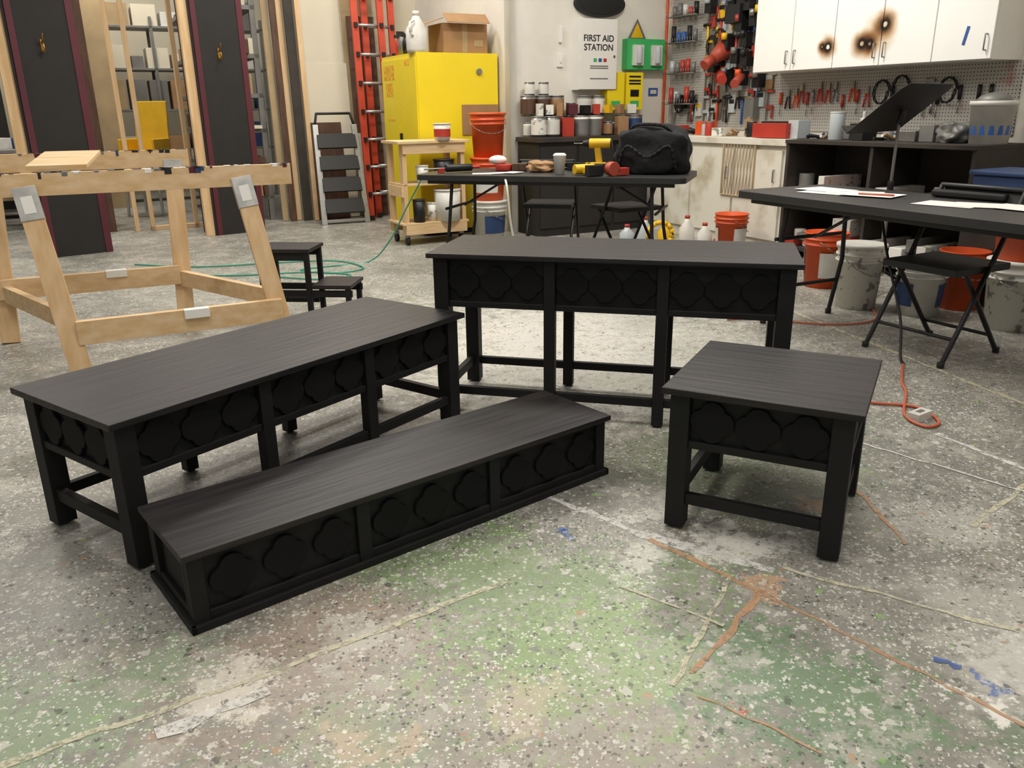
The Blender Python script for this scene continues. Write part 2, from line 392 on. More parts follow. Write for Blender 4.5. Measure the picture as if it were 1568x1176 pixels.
o=B('tool_pegboard',C0,RA);o.bb(.10,3.95,-.012,-.001,1.0,1.499,peg);o.bb(.10,1.69,-.012,-.001,1.499,2.6,peg);pegob=o.done()
o=B('orange_conduit',C0,RA);o.rod((.07,-.06,.0),(.07,-.06,4.1),.016,org);o.done()
def tools():
    o=B('hanging_hand_tools',C0,RA);hs=[red,dark,steel,dark,org,blue,dark,steel,red,rub,gry,glassy,yel2,gry]
    R=random.Random(3)
    def pliers(x,z,m,s=1):
        o.rod((x-.012*s,-.03,z),(x-.03*s,-.03,z-.11*s),.008*s,m);o.rod((x+.012*s,-.03,z),(x+.03*s,-.03,z-.11*s),.008*s,m);o.box((x,-.03,z+.025*s),(.028*s,.014,.06*s),steel)
    def driver(x,z,m):
        o.rod((x,-.03,z),(x,-.03,z-.1),.014,m);o.rod((x,-.03,z-.1),(x,-.03,z-.2),.004,steel)
    def hammer(x,z,m):
        o.rod((x,-.035,z),(x,-.035,z-.24),.012,m);o.rod((x-.06,-.035,z),(x+.05,-.035,z),.016,dark)
    def saw(x,z,m):
        M=Matrix.Translation((x,-.02,z))@Matrix(((1,0,0,0),(0,0,-1,0),(0,1,0,0),(0,0,0,1)))
        z2=max(-.4,.98-z);o.prism([(-.05,0),(.05,0),(.02,z2),(-.02,z2)],M,.004,steel);o.prism([(-.05,0),(.06,0),(.05,.1),(-.04,.1)],M,.02,m)
    def clampt(x,z,m):
        o.box((x,-.03,z-.08),(.014,.01,.28),steel);o.box((x+.035,-.03,z+.04),(.08,.02,.022),m);o.box((x+.035,-.03,z-.1),(.08,.02,.03),m);o.rod((x+.07,-.03,z-.1),(x+.07,-.03,z-.2),.01,m)
    def sander(x,z,m):
        o.box((x,-.07,z),(.09,.09,.13),dark);o.rod((x,-.12,z+.02),(x,-.12,z+.08),.03,m)
    def coil(x,z,m):
        o.tube([(x+.07*math.cos(t*.6),-.03-.002*t,z+.09*math.sin(t*.6)) for t in range(22)],.006,m,6)
    def bagp(x,z,m):
        o.box((x,-.025,z-.04),(.09,.02,.13),R.choice([whp,yel2,glassy,card]));o.box((x,-.036,z),(.07,.002,.04),m)
    fs=[pliers,driver,hammer,saw,clampt,sander,clampt,coil,hammer,bagp,bagp,sander]
    for r in range(7):
        z=1.26+r*.18
        x=.70 if r>0 else .2
        while x<1.62:
            f=R.choice(fs);f(x,z+R.uniform(-.03,.06),R.choice(hs));x+=R.uniform(.04,.095)
    x=1.75
    while x<2.75:
        R.choice([pliers,pliers,driver])(x,1.33+R.uniform(-.03,.03),R.choice([red,red,org,rub,red,steel]));x+=R.uniform(.05,.1)
    x=2.85
    while x<3.8:
        R.choice([pliers,clampt,driver,coil])(x,1.34+R.uniform(-.03,.03),R.choice([dark,gry,rub,steel]));x+=R.uniform(.08,.17)
    o.rod((.98,-.05,1.75),(.98,-.2,1.66),.10,copper,r2=.05);o.rod((.98,-.2,1.66),(.98,-.3,1.6),.05,copper)
    o.rod((1.25,-.05,1.50),(1.42,-.3,1.42),.04,copper);o.rod((1.0,-.1,1.52),(1.25,-.3,1.46),.045,red)
    o.rod((1.3,-.03,1.9),(1.3,-.03,2.3),.03,dark);o.rod((1.5,-.04,1.7),(1.5,-.04,2.25),.045,rub);o.box((1.15,-.08,2.05),(.2,.12,.16),rub);o.box((1.42,-.06,1.2),(.12,.08,.2),gry)
    return o.done()
tl_=tools()
o=B('wire_rack',C0,RA)
for z in(1.25,1.55,1.85,2.1,2.35):
    for y in(-.04,-.10,-.16):o.rod((.18,y,z),(.62,y,z),.004,steel)
    for k in range(12):o.rod((.18+k*.04,-.02,z),(.18+k*.04,-.16,z),.003,steel);o.rod((.18+k*.04,-.16,z),(.18+k*.04,-.16,z+.05),.003,steel)
    for k in range(5):
        R=random.Random(int(z*100)+k);o.rod((.23+k*.085,-.09,z+.005),(.23+k*.085,-.09,z+.06+R.random()*.12),.026,R.choice([whp,red,dark,blue,glassy,gry,rub]))
o.done()
# ---- right workbench
o=B('workbench_cupboard',C0,RA)
o.bb(.55,2.42,-.60,-.02,.90,.955,grimy)
o.bb(.59,2.40,-.56,-.03,.0,.90,grimy)
for x in (.62,1.21,1.80):
    o.bb(x+.01,x+.57,-.582,-.561,.10,.86,grimy)
    o.rod((x+.5,-.60,.6),(x+.5,-.60,.7),.006,steel);o.rod((x+.5,-.60,.6),(x+.5,-.582,.6),.005,steel);o.rod((x+.5,-.60,.7),(x+.5,-.582,.7),.005,steel)
for k in range(9):
    o.rod((1.68+k*.04,-.59,.45),(1.72+k*.04,-.59,.92),.003,tan);o.rod((1.72+k*.04,-.595,.45),(1.68+k*.04,-.595,.92),.003,tan)
for z in (.45,.92):o.rod((1.66,-.59,z),(2.06,-.59,z),.008,tan)
for x in (1.66,2.06):o.rod((x,-.59,.45),(x,-.59,.92),.008,tan)
o.done(.003)
o=B('workbench_shelf_unit',C0,RA)
o.bb(2.43,4.10,-.62,-.02,.925,.955,dbrown);o.bb(2.43,4.10,-.60,-.02,.06,.09,dbrown);o.bb(2.43,4.10,-.55,-.02,.44,.46,tan)
for x in(2.43,3.26,4.07):o.bb(x,x+.03,-.60,-.02,0,.925,dbrown)
o.bb(2.46,4.07,-.04,-.02,.09,.925,dbrown)
o.bb(2.43,4.10,-.625,-.60,.425,.47,tan)
o.done(.002)
R=random.Random(11)
o=B('stored_supply_boxes',C0,RA)
for zz in(.462,.092):
    x=2.48
    while x<3.95:
        w=R.uniform(.06,.2);h=R.uniform(.08,.22)
        if not(3.24<x+w and x<3.3):
            for q in range(R.choice([1,2,2])):
                m=R.choice([red,whp,dblue,gry,card,whp,splat,paper])
                if R.random()<.35 and w<.16:o.rod((x+w/2,-.45,zz+q*h*.7),(x+w/2,-.45,zz+(q+1)*h*.7-.002),w/2,m)
                else:o.bb(x,x+w-.02*q,-.575+.02*q,-.12,zz+q*h*.7,zz+(q+1)*h*.7-.002,m)
            x+=w+.012
        else:x=3.31
o.done(.004)
o=B('counter_clutter',C0,RA)
x=.62
while x<3.58:
    t=R.choice('ccbbstt');h=R.uniform(.06,.16);y=R.uniform(-.42,-.2);m=R.choice([whp,red,dark,gry,glassy,card,dblue,splat,steel,org,rub])
    if t=='c':
        r=R.uniform(.03,.05);o.rod((x,y,.956),(x,y,.956+h),r,m);o.rod((x,y,.956+h),(x,y,.965+h),r*1.04,steel);x+=r*2+.015
    elif t=='b':
        w=R.uniform(.07,.17);o.box((x+w/2,y,.957+h/2),(w,.13,h),m,rot=(0,0,R.uniform(-.3,.3)));x+=w+.015
    elif t=='s':
        o.rod((x,y,.956),(x,y,1.12),.028,m);o.rod((x,y,1.12),(x,y,1.17),.012,whp);x+=.06
    else:
        for k in range(5):o.rod((x+k*.03,y,.97),(x+k*.03+R.uniform(-.08,.1),y+R.uniform(-.12,.10),.975+k*.012),.012,R.choice([m,dark,card]))
        x+=.10
o.box((2.15,-.45,1.02),(.36,.2,.12),red,rot=(0,0,.1));o.box((2.15,-.45,1.085),(.3,.04,.02),dark,rot=(0,0,.1))
o.rod((2.75,-.40,.956),(2.75,-.40,1.16),.06,glassy);o.rod((2.75,-.40,1.16),(2.75,-.40,1.17),.062,whp)
o.done(.002)
def bucket(name,x,y,z=0,m=org,r=.15,h=.37,lid=None,label=None,fill=False):
    o=B(name,(x,y,z),random.uniform(0,3))
    o.lathe([(0,.0),(r*.84,.0),(r*.96,h*.78),(r*1.05,h*.78),(r*1.05,h*.80),(r*.97,h*.805),(r*.98,h*.88),(r*1.06,h*.88),(r*1.06,h*.9),(r*.99,h*.905),(r,h*.985),(r*1.05,h*.985),(r*1.05,h),(r*.96,h),(r*.82,.015),(0,.015)],(0,0,0.001),m)
    if label:
        n=10
        for a0 in (0,math.pi):
            for k in range(n):
                t0=a0+k*2.0/n;t1=a0+(k+1)*2.0/n;r0=r*.87+.003;r1=r*.945+.003
                vs=[o.bm.verts.new(v) for v in((r0*math.cos(t0),r0*math.sin(t0),h*.2),(r0*math.cos(t1),r0*math.sin(t1),h*.2),(r1*math.cos(t1),r1*math.sin(t1),h*.66),(r1*math.cos(t0),r1*math.sin(t0),h*.66))]
                o._fin([o.bm.faces.new(vs)],label)
    pts=[(r*1.06*math.cos(t),-r*.25*math.sin(t)-r*.8*math.sin(t),h*.86-.11*math.sin(t)) for t in [math.pi*k/10 for k in range(11)]]
    o.tube(pts,.003,steel,6)
    if lid:o.lathe([(0,h+.001),(r*1.08,h+.001),(r*1.08,h+.02),(r*.9,h+.022),(0,h+.018)],(0,0,.002),lid)
    return o.done()
bucket('orange_bucket',2.22,5.72,0,org,.145,.38,label=whp)
bucket('paint_bucket',2.20,5.08,0,splat,.14,.38,lid=whp)
bucket('paint_bucket',2.50,4.88,0,whp,.14,.30,label=dblue)
bucket('paint_bucket',2.85,4.52,0,splat,.15,.37,lid=whp)
bucket('orange_bucket',2.85,4.52,.395,org,.15,.34,lid=whp)
bucket('paint_bucket',3.16,4.20,0,splat,.15,.37,lid=whp,label=blue)
bucket('orange_bucket',3.16,4.20,.395,org,.15,.34,lid=whp)
bucket('orange_bucket',1.93,7.15,0,org,.14,.34,label=whp)
bucket('orange_bucket',2.82,5.02,0,org,.14,.36)
bucket('paint_bucket',-.20,8.12,0,whp,.165,.36,lid=whp,label=dblue)
bucket('orange_bucket',-.20,8.12,.385,org,.165,.38,lid=org,label=whp)
bucket('orange_bucket',-.20,8.12,.79,org,.165,.38,lid=org)
o=B('cleaning_jugs',(1.35,7.6,0),0)
for i,(x,y,m,h) in enumerate(((-.1,0,glassy,.24),(.08,-.05,yel2,.2),(.27,-.1,whp,.26),(.42,-.16,whp,.2),(-.25,.1,glassy,.16),(.56,-.22,red,.12))):
    o.lathe([(0,0),(.065,0),(.07,.02),(.07,h*.65),(.03,h*.88),(.022,h),(0,h)],(x,y,0),m,16);o.rod((x,y,h),(x,y,h+.025),.024,red)
o.tube([(.0+.11*math.cos(t*.5),-.25,.135+.11*math.sin(t*.5)) for t in range(14)],.022,yel2)
o.done()
# ---- back wall counter with paint cans
o=B('paint_counter',K,RB)
o.bb(.04,1.40,-.50,-.02,.91,.955,dbrown);o.bb(.06,1.38,-.46,-.03,0,.91,flatb)
for x in(.06,.5,.94):o.bb(x+.01,x+.42,-.475,-.461,.08,.87,flatb)
o.done(.003)
o=B('paint_cans',K,RB);R=random.Random(5)
def can(x,y,z,r,h,m,lm):
    o.rod((x,y,z),(x,y,z+h),r,m,seg=20);o.rod((x,y,z+h*.12),(x,y,z+h*.85),r+.0015,lm,seg=20,caps=False);o.lathe([(r*1.03,h-.006),(r*1.03,h+.004),(r*.9,h+.004),(r*.88,h-.002),(0,h-.002)],(x,y,z),steel,20)
cols=[whp,red,dblue,whp,splat,gry,whp,whp,maroon,card,whp]
for row,(y,n) in enumerate(((-.12,8),(-.32,8))):
    for k in range(n):
        x=.13+k*.165+R.uniform(-.01,.01);hh=R.choice([.19,.19,.13])
        if row==1 and k in(2,6):
            o.box((x,y,.957+.09),(.12,.09,.18),R.choice([card,dark,red]),rot=(0,0,R.uniform(-.4,.4)));continue
        can(x,y,.957,.075 if hh>.15 else .05,hh,whp if R.random()<.5 else steel,R.choice(cols))
for k in (0,1,2,4,5):
    can(.13+k*.165,-.12,1.152,.075,.19,steel,R.choice([whp,card,splat,brown]))
for k in range(9):
    o.box((.16+k*.14+R.uniform(-.03,.03),-.25,1.152+.06),(R.uniform(.05,.11),.07,R.uniform(.07,.13)),R.choice([red,card,yel2,whp,maroon,dark,splat]),rot=(0,0,R.uniform(-.5,.5)))
for k in (0,1,3):
    can(.15+k*.16,-.12,1.348 if k<2 else 1.152,.05,.12,steel,R.choice([whp,card,red,yel2]))
o.done()
# ---- items on back wall
o=B('first_aid_cabinet',K,RB)
o.bb(.71,1.17,-.13,-.001,1.40,2.07,cabw);o.bb(.715,1.165,-.145,-.131,1.405,2.065,cabw);o.rod((1.13,-.155,1.72),(1.13,-.145,1.72),.012,steel)
for z in(1.62,1.60,1.50):o.bb(.84,1.06,-.1462,-.145,z,z+.012,gry)
o.bb(.88,.92,-.1462,-.145,1.665,1.70,green);o.bb(.94,.98,-.1462,-.145,1.665,1.70,blue);o.bb(1.0,1.04,-.1462,-.145,1.665,1.70,red)
fa=o.done(.005)
def text_child(parent,name,s,M,size,m):
    cu=bpy.data.curves.new(name,'FONT');cu.body=s;cu.size=size;cu.align_x='CENTER';cu.extrude=.0008;cu.materials.append(m);cu.offset=.0012
    t=bpy.data.objects.new(name,cu);COL.objects.link(t);t.parent=parent;t.matrix_parent_inverse=Matrix.Identity(4);t.matrix_local=M;return t
RX=Matrix.Rotation(math.pi/2,4,'X')
text_child(fa,'lettering','FIRST AID\nSTATION',Matrix.Translation((.94,-.1465,1.86))@RX,.085,rub)
o=B('green_eyewash_station',K,RB)
o.bb(1.33,1.82,-.10,-.001,1.60,1.90,green);o.bb(1.39,1.52,-.13,-.10,1.64,1.84,whp);o.bb(1.63,1.76,-.13,-.10,1.64,1.84,whp)
o.rod((1.455,-.14,1.66),(1.455,-.14,1.82),.03,glassy);o.rod((1.695,-.14,1.66),(1.695,-.14,1.82),.03,glassy)
o.prism([(1.38,0),(1.62,0),(1.50,.2)],Matrix.Translation((0,-.02,1.9))@RX,.004,gry);o.prism([(1.42,.015),(1.58,.015),(1.50,.16)],Matrix.Translation((0,-.0245,1.9))@RX,.002,yel2)
o.done(.01)
o=B('glove_boxes',K,RB)
for x in (1.07,1.31):
    o.bb(x,x+.21,-.13,-.001,1.20,1.395 if x<1.2 else 1.57,yel)
    if x>1.2:
        for z in(1.52,1.48,1.45):o.bb(x+.03,x+.18,-.132,-.13,z,z+.018,dark)
        o.bb(x+.05,x+.16,-.132,-.13,1.33,1.40,dark)
    else:o.bb(x+.12,x+.21,-.13,-.001,1.395,1.57,yel)
    o.bb(x+.05,x+.16,-.133,-.13,1.23,1.29,green)
o.done(.004)
o=B('light_switch',K,RB);o.bb(.53,.60,-.02,-.001,1.62,1.74,cabw);o.bb(.555,.575,-.03,-.02,1.66,1.70,cabw);o.bb(.55,.58,-.03,-.001,1.85,2.0,cabw);o.done(.002)
o=B('oval_clock',K,RB)
M=Matrix.Translation((1.02,-.001,2.22))@RX@Matrix.Diagonal((1,.42,1,1));o.prism([(.30*math.cos(t*math.pi/16),.30*math.sin(t*math.pi/16)) for t in range(32)],M,.05,rub);o.prism([(.24*math.cos(t*math.pi/16),.24*math.sin(t*math.pi/16)) for t in range(32)],M@Matrix.Translation((0,0,.05)),.004,dark)
o.done(.004)
o=B('blue_label',K,RB);o.bb(1.69,1.81,-.01,-.001,1.34,1.42,blue);o.bb(1.71,1.79,-.012,-.01,1.36,1.40,whp);o.done()
# ---- yellow flammables cabinet
YC=Vector((-.874,8.37,0))
o=B('yellow_flammables_cabinet',YC,RB)
Ws,Wf,Hc=.87,.98,1.75
o.bb(0,Ws,0,Wf,.05,Hc,yel);o.bb(.03,Ws-.03,.03,Wf-.03,0,.05,dark)
for y0 in(.01,.50):
    o.bb(-.012,0,y0,y0+.47,.09,Hc-.04,yel)
o.bb(-.03,-.012,.44,.48,.85,1.0,dark)
o.bb(-.0135,-.012,.60,.90,1.52,1.66,label_o);o.bb(-.0135,-.012,.66,.86,1.36,1.49,label_o);o.bb(-.0135,-.012,.18,.30,1.64,1.69,label_o)
o.bb(-.0135,-.012,.62,.82,1.12,1.14,label_o)
o.rod((.66,-.02,1.58),(.66,0,1.58),.03,steel);o.rod((.66,-.02,.25),(.66,0,.25),.03,steel)
o.bb(.46,.865,-.012,-.001,.98,1.27,card)
o.done(.006)
o=B('cardboard_box',YC,RB)
o.bb(.34,.82,.12,.50,Hc+.001,Hc+.28,card)
o.box((.24,.31,Hc+.29),(.24,.36,.006),card,rot=(0,-.3,0));o.box((.57,.06,Hc+.32),(.46,.14,.006),card,rot=(.7,0,0))
o.box((.57,.118,Hc+.14),(.06,.002,.26),tan);o.box((.72,.118,Hc+.10),(.10,.002,.06),tan)
o.done(.002)
o=B('white_jug',YC,RB)
o.lathe([(0,0),(.10,0),(.105,.03),(.105,.2),(.05,.29),(.03,.33),(0,.33)],(.06,.11,Hc+.001),whp,20);o.rod((.06,.11,Hc+.33),(.06,.11,Hc+.37),.032,whp)
o.tube([(.01,.04,Hc+.28),(-.04,.02,Hc+.26),(-.04,.02,Hc+.17),(.0,.04,Hc+.14)],.012,whp)
o.done()
o=B('spray_bottles',YC,RB)
for x,y,m,h in((.07,.42,dark,.2),(.10,.62,gry,.24),(.14,.80,red,.22),(.22,.90,dark,.26)):
    o.lathe([(0,0),(.04,0),(.042,h*.6),(.015,h*.85),(0,h*.85)],(x,y,Hc+.001),m,14);o.box((x-.02,y,Hc+h*.9),(.07,.03,.03),rub)
o.done()
# ---- wooden cart
o=B('wooden_cart',(-1.0,7.72,0),RB)
cw,cd_,ch=.68,.42,.95
for x in(.03,cw-.06):
    for y in(.02,cd_-.06):o.bb(x,x+.04,y,y+.085,.10,ch-.02,pineV)
o.bb(-.02,cw+.02,-.02,cd_+.02,ch-.02,ch+.005,ply);o.bb(.03,cw-.02,.0,.02,ch-.11,ch-.02,pine);o.bb(0.03,cw-.02,0,.02,.10,.19,pine);o.bb(0.03,cw-.02,cd_-.02,cd_,.10,.19,pine)
o.bb(0,cw,0,cd_,.19,.21,ply);o.bb(0.02,cw-.02,.02,cd_-.02,.55,.57,ply);o.bb(.01,.03,.02,cd_-.02,.45,.55,pine)
for x in(.06,cw-.06):
    for y in(.06,cd_-.06):o.rod((x-.015,y,.04),(x+.015,y,.04),.04,rub);o.bb(x-.02,x+.02,y-.02,y+.02,.07,.10,steel)
o.done(.003)
o=B('paint_pail',(-.62,7.98,0),0);
for x,y,z,m,r,h in((.02,.02,.212,whp,.13,.28),(-.24,-.12,.212,dark,.06,.2),(-.13,-.02,.212,splat,.05,.16),(0,0,.572,dark,.1,.2),(-.2,-.08,.572,whp,.06,.15)):
    o.rod((x,y,z),(x,y,z+h),r*.93,m,r2=r);o.rod((x,y,z+h),(x,y,z+h+.012),r*1.04,m)
o.done()
o=B('joint_compound_tub',(-.62,7.93,.956),0);o.rod((0,0,0),(0,0,.14),.07,whp,r2=.08);o.rod((0,0,.03),(0,0,.1),.078,red,caps=False);o.rod((0,0,.14),(0,0,.15),.084,whp);o.done()
# ---- step ladder
o=B('folding_step_ladder',(-2.10,9.33,0),RB-.05)
tl=.22;HL=1.08
for x in(0,.50):
    o.beam((x,0,0),(x+(.03 if x==0 else -.03),tl,HL),.03,.06,alu,up=(1,0,0));o.beam((x+.02,.10,0),(x+.03,.25,HL-.1),.025,.04,alu,up=(1,0,0))
for k in range(4):
    z=.20+k*.235;o.box((.25,tl*z/HL-.02,z),(.44,.17,.03),rub,rot=(1.1,0,0))
o.tube([(.03,tl,HL),(.06,tl+.03,HL+.12),(.44,tl+.03,HL+.12),(.47,tl,HL)],.014,dark)
o.bb(.02,.48,.0,.03,.02,.05,alu)
o.done(.002)
# ---- extension ladders
def extladder(name,x,y,w,m,h=3.2,lean=.45,rz=RB):
    o=B(name,(x,y,0),rz)
    for xx in(0,w):
        o.beam((xx,0,0),(xx,lean,h),.03,.075,m,up=(1,0,0));o.box((xx,0,.03),(.05,.1,.05),rub)
    k=.3
    while k<h-.1:
        yy=lean*k/h;o.rod((0,yy,k),(w,yy,k),.016,alu);o.box((0,yy,k),(.036,.085,.05),rub);o.box((w,yy,k),(.036,.085,.05),rub);k+=.305
    return o.done()
extladder('orange_extension_ladder',-1.63,9.72,.30,redl,lean=.2)
extladder('orange_extension_ladder',-1.58,9.98,.32,redl,h=3.6,lean=.15)
# ---- leaning flats near storage wall
o=B('leaning_scenery_flats',P4,RB)
def lean(x0,w,h,y,m,t=.03,ln=.12,z0=.005):
    o.prism([(0,0),(w,0),(w,h),(0,h)],Matrix.Translation((x0,-y-ln,z0))@Matrix.Rotation(math.pi/2-ln/h,4,'X'),t,m)
lean(-.16,.07,3.4,.05,tan);lean(-.08,.07,3.3,.12,brown);lean(.0,.06,3.4,.06,pineV);lean(.07,.10,3.4,.14,dbrown);lean(.18,.05,3.3,.2,pineV)
lean(.24,.50,3.3,.04,cream);lean(.26,.50,1.75,.10,cream);lean(.22,.40,1.10,.17,brown)
lean(.78,.32,2.25,.16,brown,t=.04)
lean(.72,.40,3.3,.04,tan)
for z0,h in((.2,.7),(1.1,1.0)):o.prism([(0,0),(.2,0),(.2,h),(0,h)],Matrix.Translation((.84,-.295+.12*z0/2.25,z0))@Matrix.Rotation(math.pi/2-.12/2.25,4,'X'),.012,dbrown)
for px,pz in((.36,1.32),(.52,1.5),(.62,1.2),(.42,1.6)):o.box((px,-.215+pz*.07,pz),(.06,.004,.06),paper)
o.done(.002)
# ---- lumber rack
q=P4-b*.86
o=B('lumber_storage_rack',(q.x,q.y,0),RB)
for x in(0,.60):
    for y in(0,1.1,2.2):o.bb(x,x+.06,y,y+.06,0,3.4,gry)
for z in(.25,.62,1.0,1.38,1.8,2.3):
    o.bb(0,.66,0,2.26,z,z+.045,gry)
    R=random.Random(int(z*10)+3);x=.07
    while x<.56:
        w=R.uniform(.05,.2);h=R.uniform(.03,.22);o.bb(x,min(x+w,.60),R.uniform(-.08,.1),2.1,z+.046,z+.046+h,R.choice([tan,brown,dbrown,card,dbrown,cream]));x+=w+.012
o.done()
# ---- portal columns
def column(name,P,d,w,rz):
    o=B(name,(P[0],P[1],0),rz);H=4.0
    o.bb(0,w,0,.03,0.002,H,flatb);o.bb(-.0,.05,-.012,.0,.002,H,maroon);o.bb(w-.06,w,-.012,0,.002,H,maroon);o.bb(.05,w-.06,-.006,0,.002,H,flatb)
    o.bb(-.11,-.02,.02,.06,.002,H,pineV);o.bb(-.02,.0,.0,.35,.002,H,flatb);o.bb(w-.02,w,.03,.35,.002,H,maroon)
    for z in(.3,1.4,2.5,3.6):o.bb(0,w,.03,.07,z,z+.09,pine)
    zc=1.78;xc=w*.45
    o.bb(xc-.012,xc+.012,-.012,-.006,zc-.05,zc+.05,brass)
    o.tube([(xc,-.012,zc-.03),(xc,-.05,zc-.05),(xc,-.07,zc-.02),(xc,-.06,zc+.01)],.006,brass);o.tube([(xc,-.012,zc+.02),(xc,-.06,zc+.05),(xc,-.08,zc+.09)],.006,brass)
    return o.done(.001)
column('scenic_portal_column',(-4.14,7.34),0,.52,math.atan2(.64,.77))
column('scenic_portal_column',(-3.07,8.62),0,.52,math.atan2(.64,.77))
o=B('stud_framing',(-4.10,9.0,0),RB)
for x in(0,.16,.62,.74):o.bb(x,x+.045,0,.09,0,4.0,pineV)
o.bb(0,.8,0,.09,3.9,4.0,pine);o.bb(.16,.7,0,.09,0,.045,pine);o.bb(-.28,-.18,.12,.16,0,3.6,brown)
o.done(.002)
o=B('scenery_door_frame',(-7.2,10.6,0),RB-.1)
for x in(0,1.15):o.bb(x,x+.13,0,.2,0,3.4,brown)
o.bb(-.05,1.33,-.02,.22,3.4,3.6,brown);o.bb(-1.6,-.05,.05,.1,0,3.3,white);o.bb(1.4,2.2,.05,.1,0,3.0,tan)
o.bb(-1.6,-.05,.03,.05,1.3,1.38,gry);o.bb(-1.6,-.05,.03,.05,.75,.83,gry);o.bb(.3,.8,.4,.45,0,2.4,dbrown)
o.done(.003)
o=B('work_table',(-6.9,8.75,0),RB)
o.bb(0,2.1,0,.7,.82,.86,gry)
for x in(.05,2.0):
    for y in(.05,.6):o.rod((x,y,0),(x,y,.82),.02,steel)
o.bb(.1,2.0,.1,.6,.3,.33,tan)
R=random.Random(2)
for k in range(9):
    x=.15+k*.21;o.box((x,.4,.86+.06),(R.uniform(.08,.2),.2,.12),R.choice([blue,card,dark,whp,red,gry]),rot=(0,0,R.random()))
o.done(.003)
o=B('table_saw',(-5.0,9.0,0),RB)
o.bb(0,.9,0,.6,.78,.82,gry);o.bb(.1,.6,.05,.55,.35,.78,dblue);o.bb(-.5,0,.05,.55,.79,.81,tan)
for x in(.1,.58):
    for y in(.08,.52):o.rod((x,y,.35),(x*1.1-.03,y*1.1-.03,0),.018,steel)
o.bb(.3,.34,.0,.6,.82,.86,alu);o.rod((.2,.0,.55),(.2,-.04,.55),.09,dark)
o.done(.003)
o=B('yellow_plastic_chair',(-4.55,10.6,0),RB-.6)
o.box((0,0,.62),(.46,.42,.03),yel2);o.box((0,.22,1.0),(.44,.03,.75),yel2,rot=(-.12,0,0));o.box((-.22,0,.78),(.03,.4,.3),yel2);o.box((.22,0,.78),(.03,.4,.3),yel2)
for x in(-.2,.2):
    for y in(-.18,.18):o.rod((x,y,.61),(x*1.15,y*1.15,0),.018,alu)
o.done(.01)
o=B('storage_shelving',(-6.3,11.6,0),RB)
for x in(0,1.5,3.0):
    for y in(0,.5):o.bb(x,x+.04,y,y+.04,0,2.5,gry)
R=random.Random(31)
for z in(.15,.7,1.25,1.8,2.35):
    o.bb(0,3.04,0,.54,z,z+.03,gry);x=.08
    while x<2.9:
        w=R.uniform(.12,.4);h=R.uniform(.12,.42)
        o.bb(x,min(x+w,2.98),.06,.45,z+.031,z+.031+h,R.choice([card,whp,dblue,dbrown,tan,gry,cream]));x+=w+.05
o.done(.003)
o=B('rolling_tool_cabinet',(-6.6,10.1,0),RB)
o.bb(0,.7,0,.5,.08,.75,gry)
for k in range(4):o.bb(.02,.68,-.01,0,.12+k*.155,.25+k*.155,dark)
for x in(.08,.62):
    for y in(.08,.42):o.rod((x-.02,y,.04),(x+.02,y,.04),.04,rub)
o.done(.004)
# ---- saw horses
o=B('sawhorse')
def hv(x,y,z):return Vector((x,y,z))
e=Vector((.9,.43,0)).normalized();f=Vector((-.43,.9,0)).normalized();EA=math.atan2(e.y,e.x)
def leg(foot,top,z):
    p=hv(foot[0],foot[1],.003);q=hv(top[0],top[1],z);o.beam(p,q,.095,.042,pineV,up=(f.x,f.y,0))
    d=(q-p).normalized();o.beam(q-d*.15,q+d*.005,.100,.052,silver,up=(f.x,f.y,0));o.beam(q-d*.12,q-d*.04,.05,.056,paper,up=(f.x,f.y,0))
leg((-2.09,3.78),(-2.27,3.90),.90);leg((-1.20,4.24),(-1.40,4.36),.90)
fc=hv(-1.93,4.125,.912)-e*.09
o.box(fc,(1.86,.042,.105),pine,rot=(0,0,EA))
o.box((-1.66,4.03,.225),(.98,.04,.115),pine,rot=(0,0,math.atan2(.46,.89)))
leg((-2.84,4.46),(-2.86,4.62),.96);leg((-1.99,4.86),(-2.0,5.0),.96)
bc=hv(-2.55,4.83,.97)-e*.14
o.box(bc,(1.62,.042,.1),pine,rot=(0,0,EA))
o.box((-2.42,4.66,.305),(.95,.04,.11),pine,rot=(0,0,math.atan2(.40,.85)))
R=random.Random(21)
for cc,ln,zz in((fc,.92,.9655),(bc,.8,1.0205)):
    for k in range(34):
        t=R.uniform(-ln,ln);s_=R.uniform(.015,.06);pz=hv(cc.x,cc.y,zz)+e*t
        m=R.choice([flatb,flatb,paper,gry,maroon,dblue]);o.box(pz,(s_,.0435,.002),m,rot=(0,0,EA))
        if R.random()<.6:
            h=R.uniform(.006,.03);o.box(pz-f*.0215+hv(0,0,-h/2),(s_*.6,.002,h),m,rot=(0,0,EA))
def brace(p,q,h=.09):o.beam(p,q,.04,h,pine,up=(0,0,1))
brace(hv(-2.13,3.82,.28),hv(-2.84,4.50,.28));brace(hv(-1.25,4.28,.28),hv(-1.99,4.88,.28))
o.box((-1.60,4.045,.262),(.12,.05,.045),paper,rot=(0,0,.47));o.box((-2.3,4.71,.345),(.11,.05,.04),paper,rot=(0,0,.45))
o.done(.003)
o=B('plywood_scrap',(-2.28,4.40,0),.3);o.box((-.05,.1,1.0),(.28,.5,.018),ply,rot=(0.1,0,0));o.done(.001)
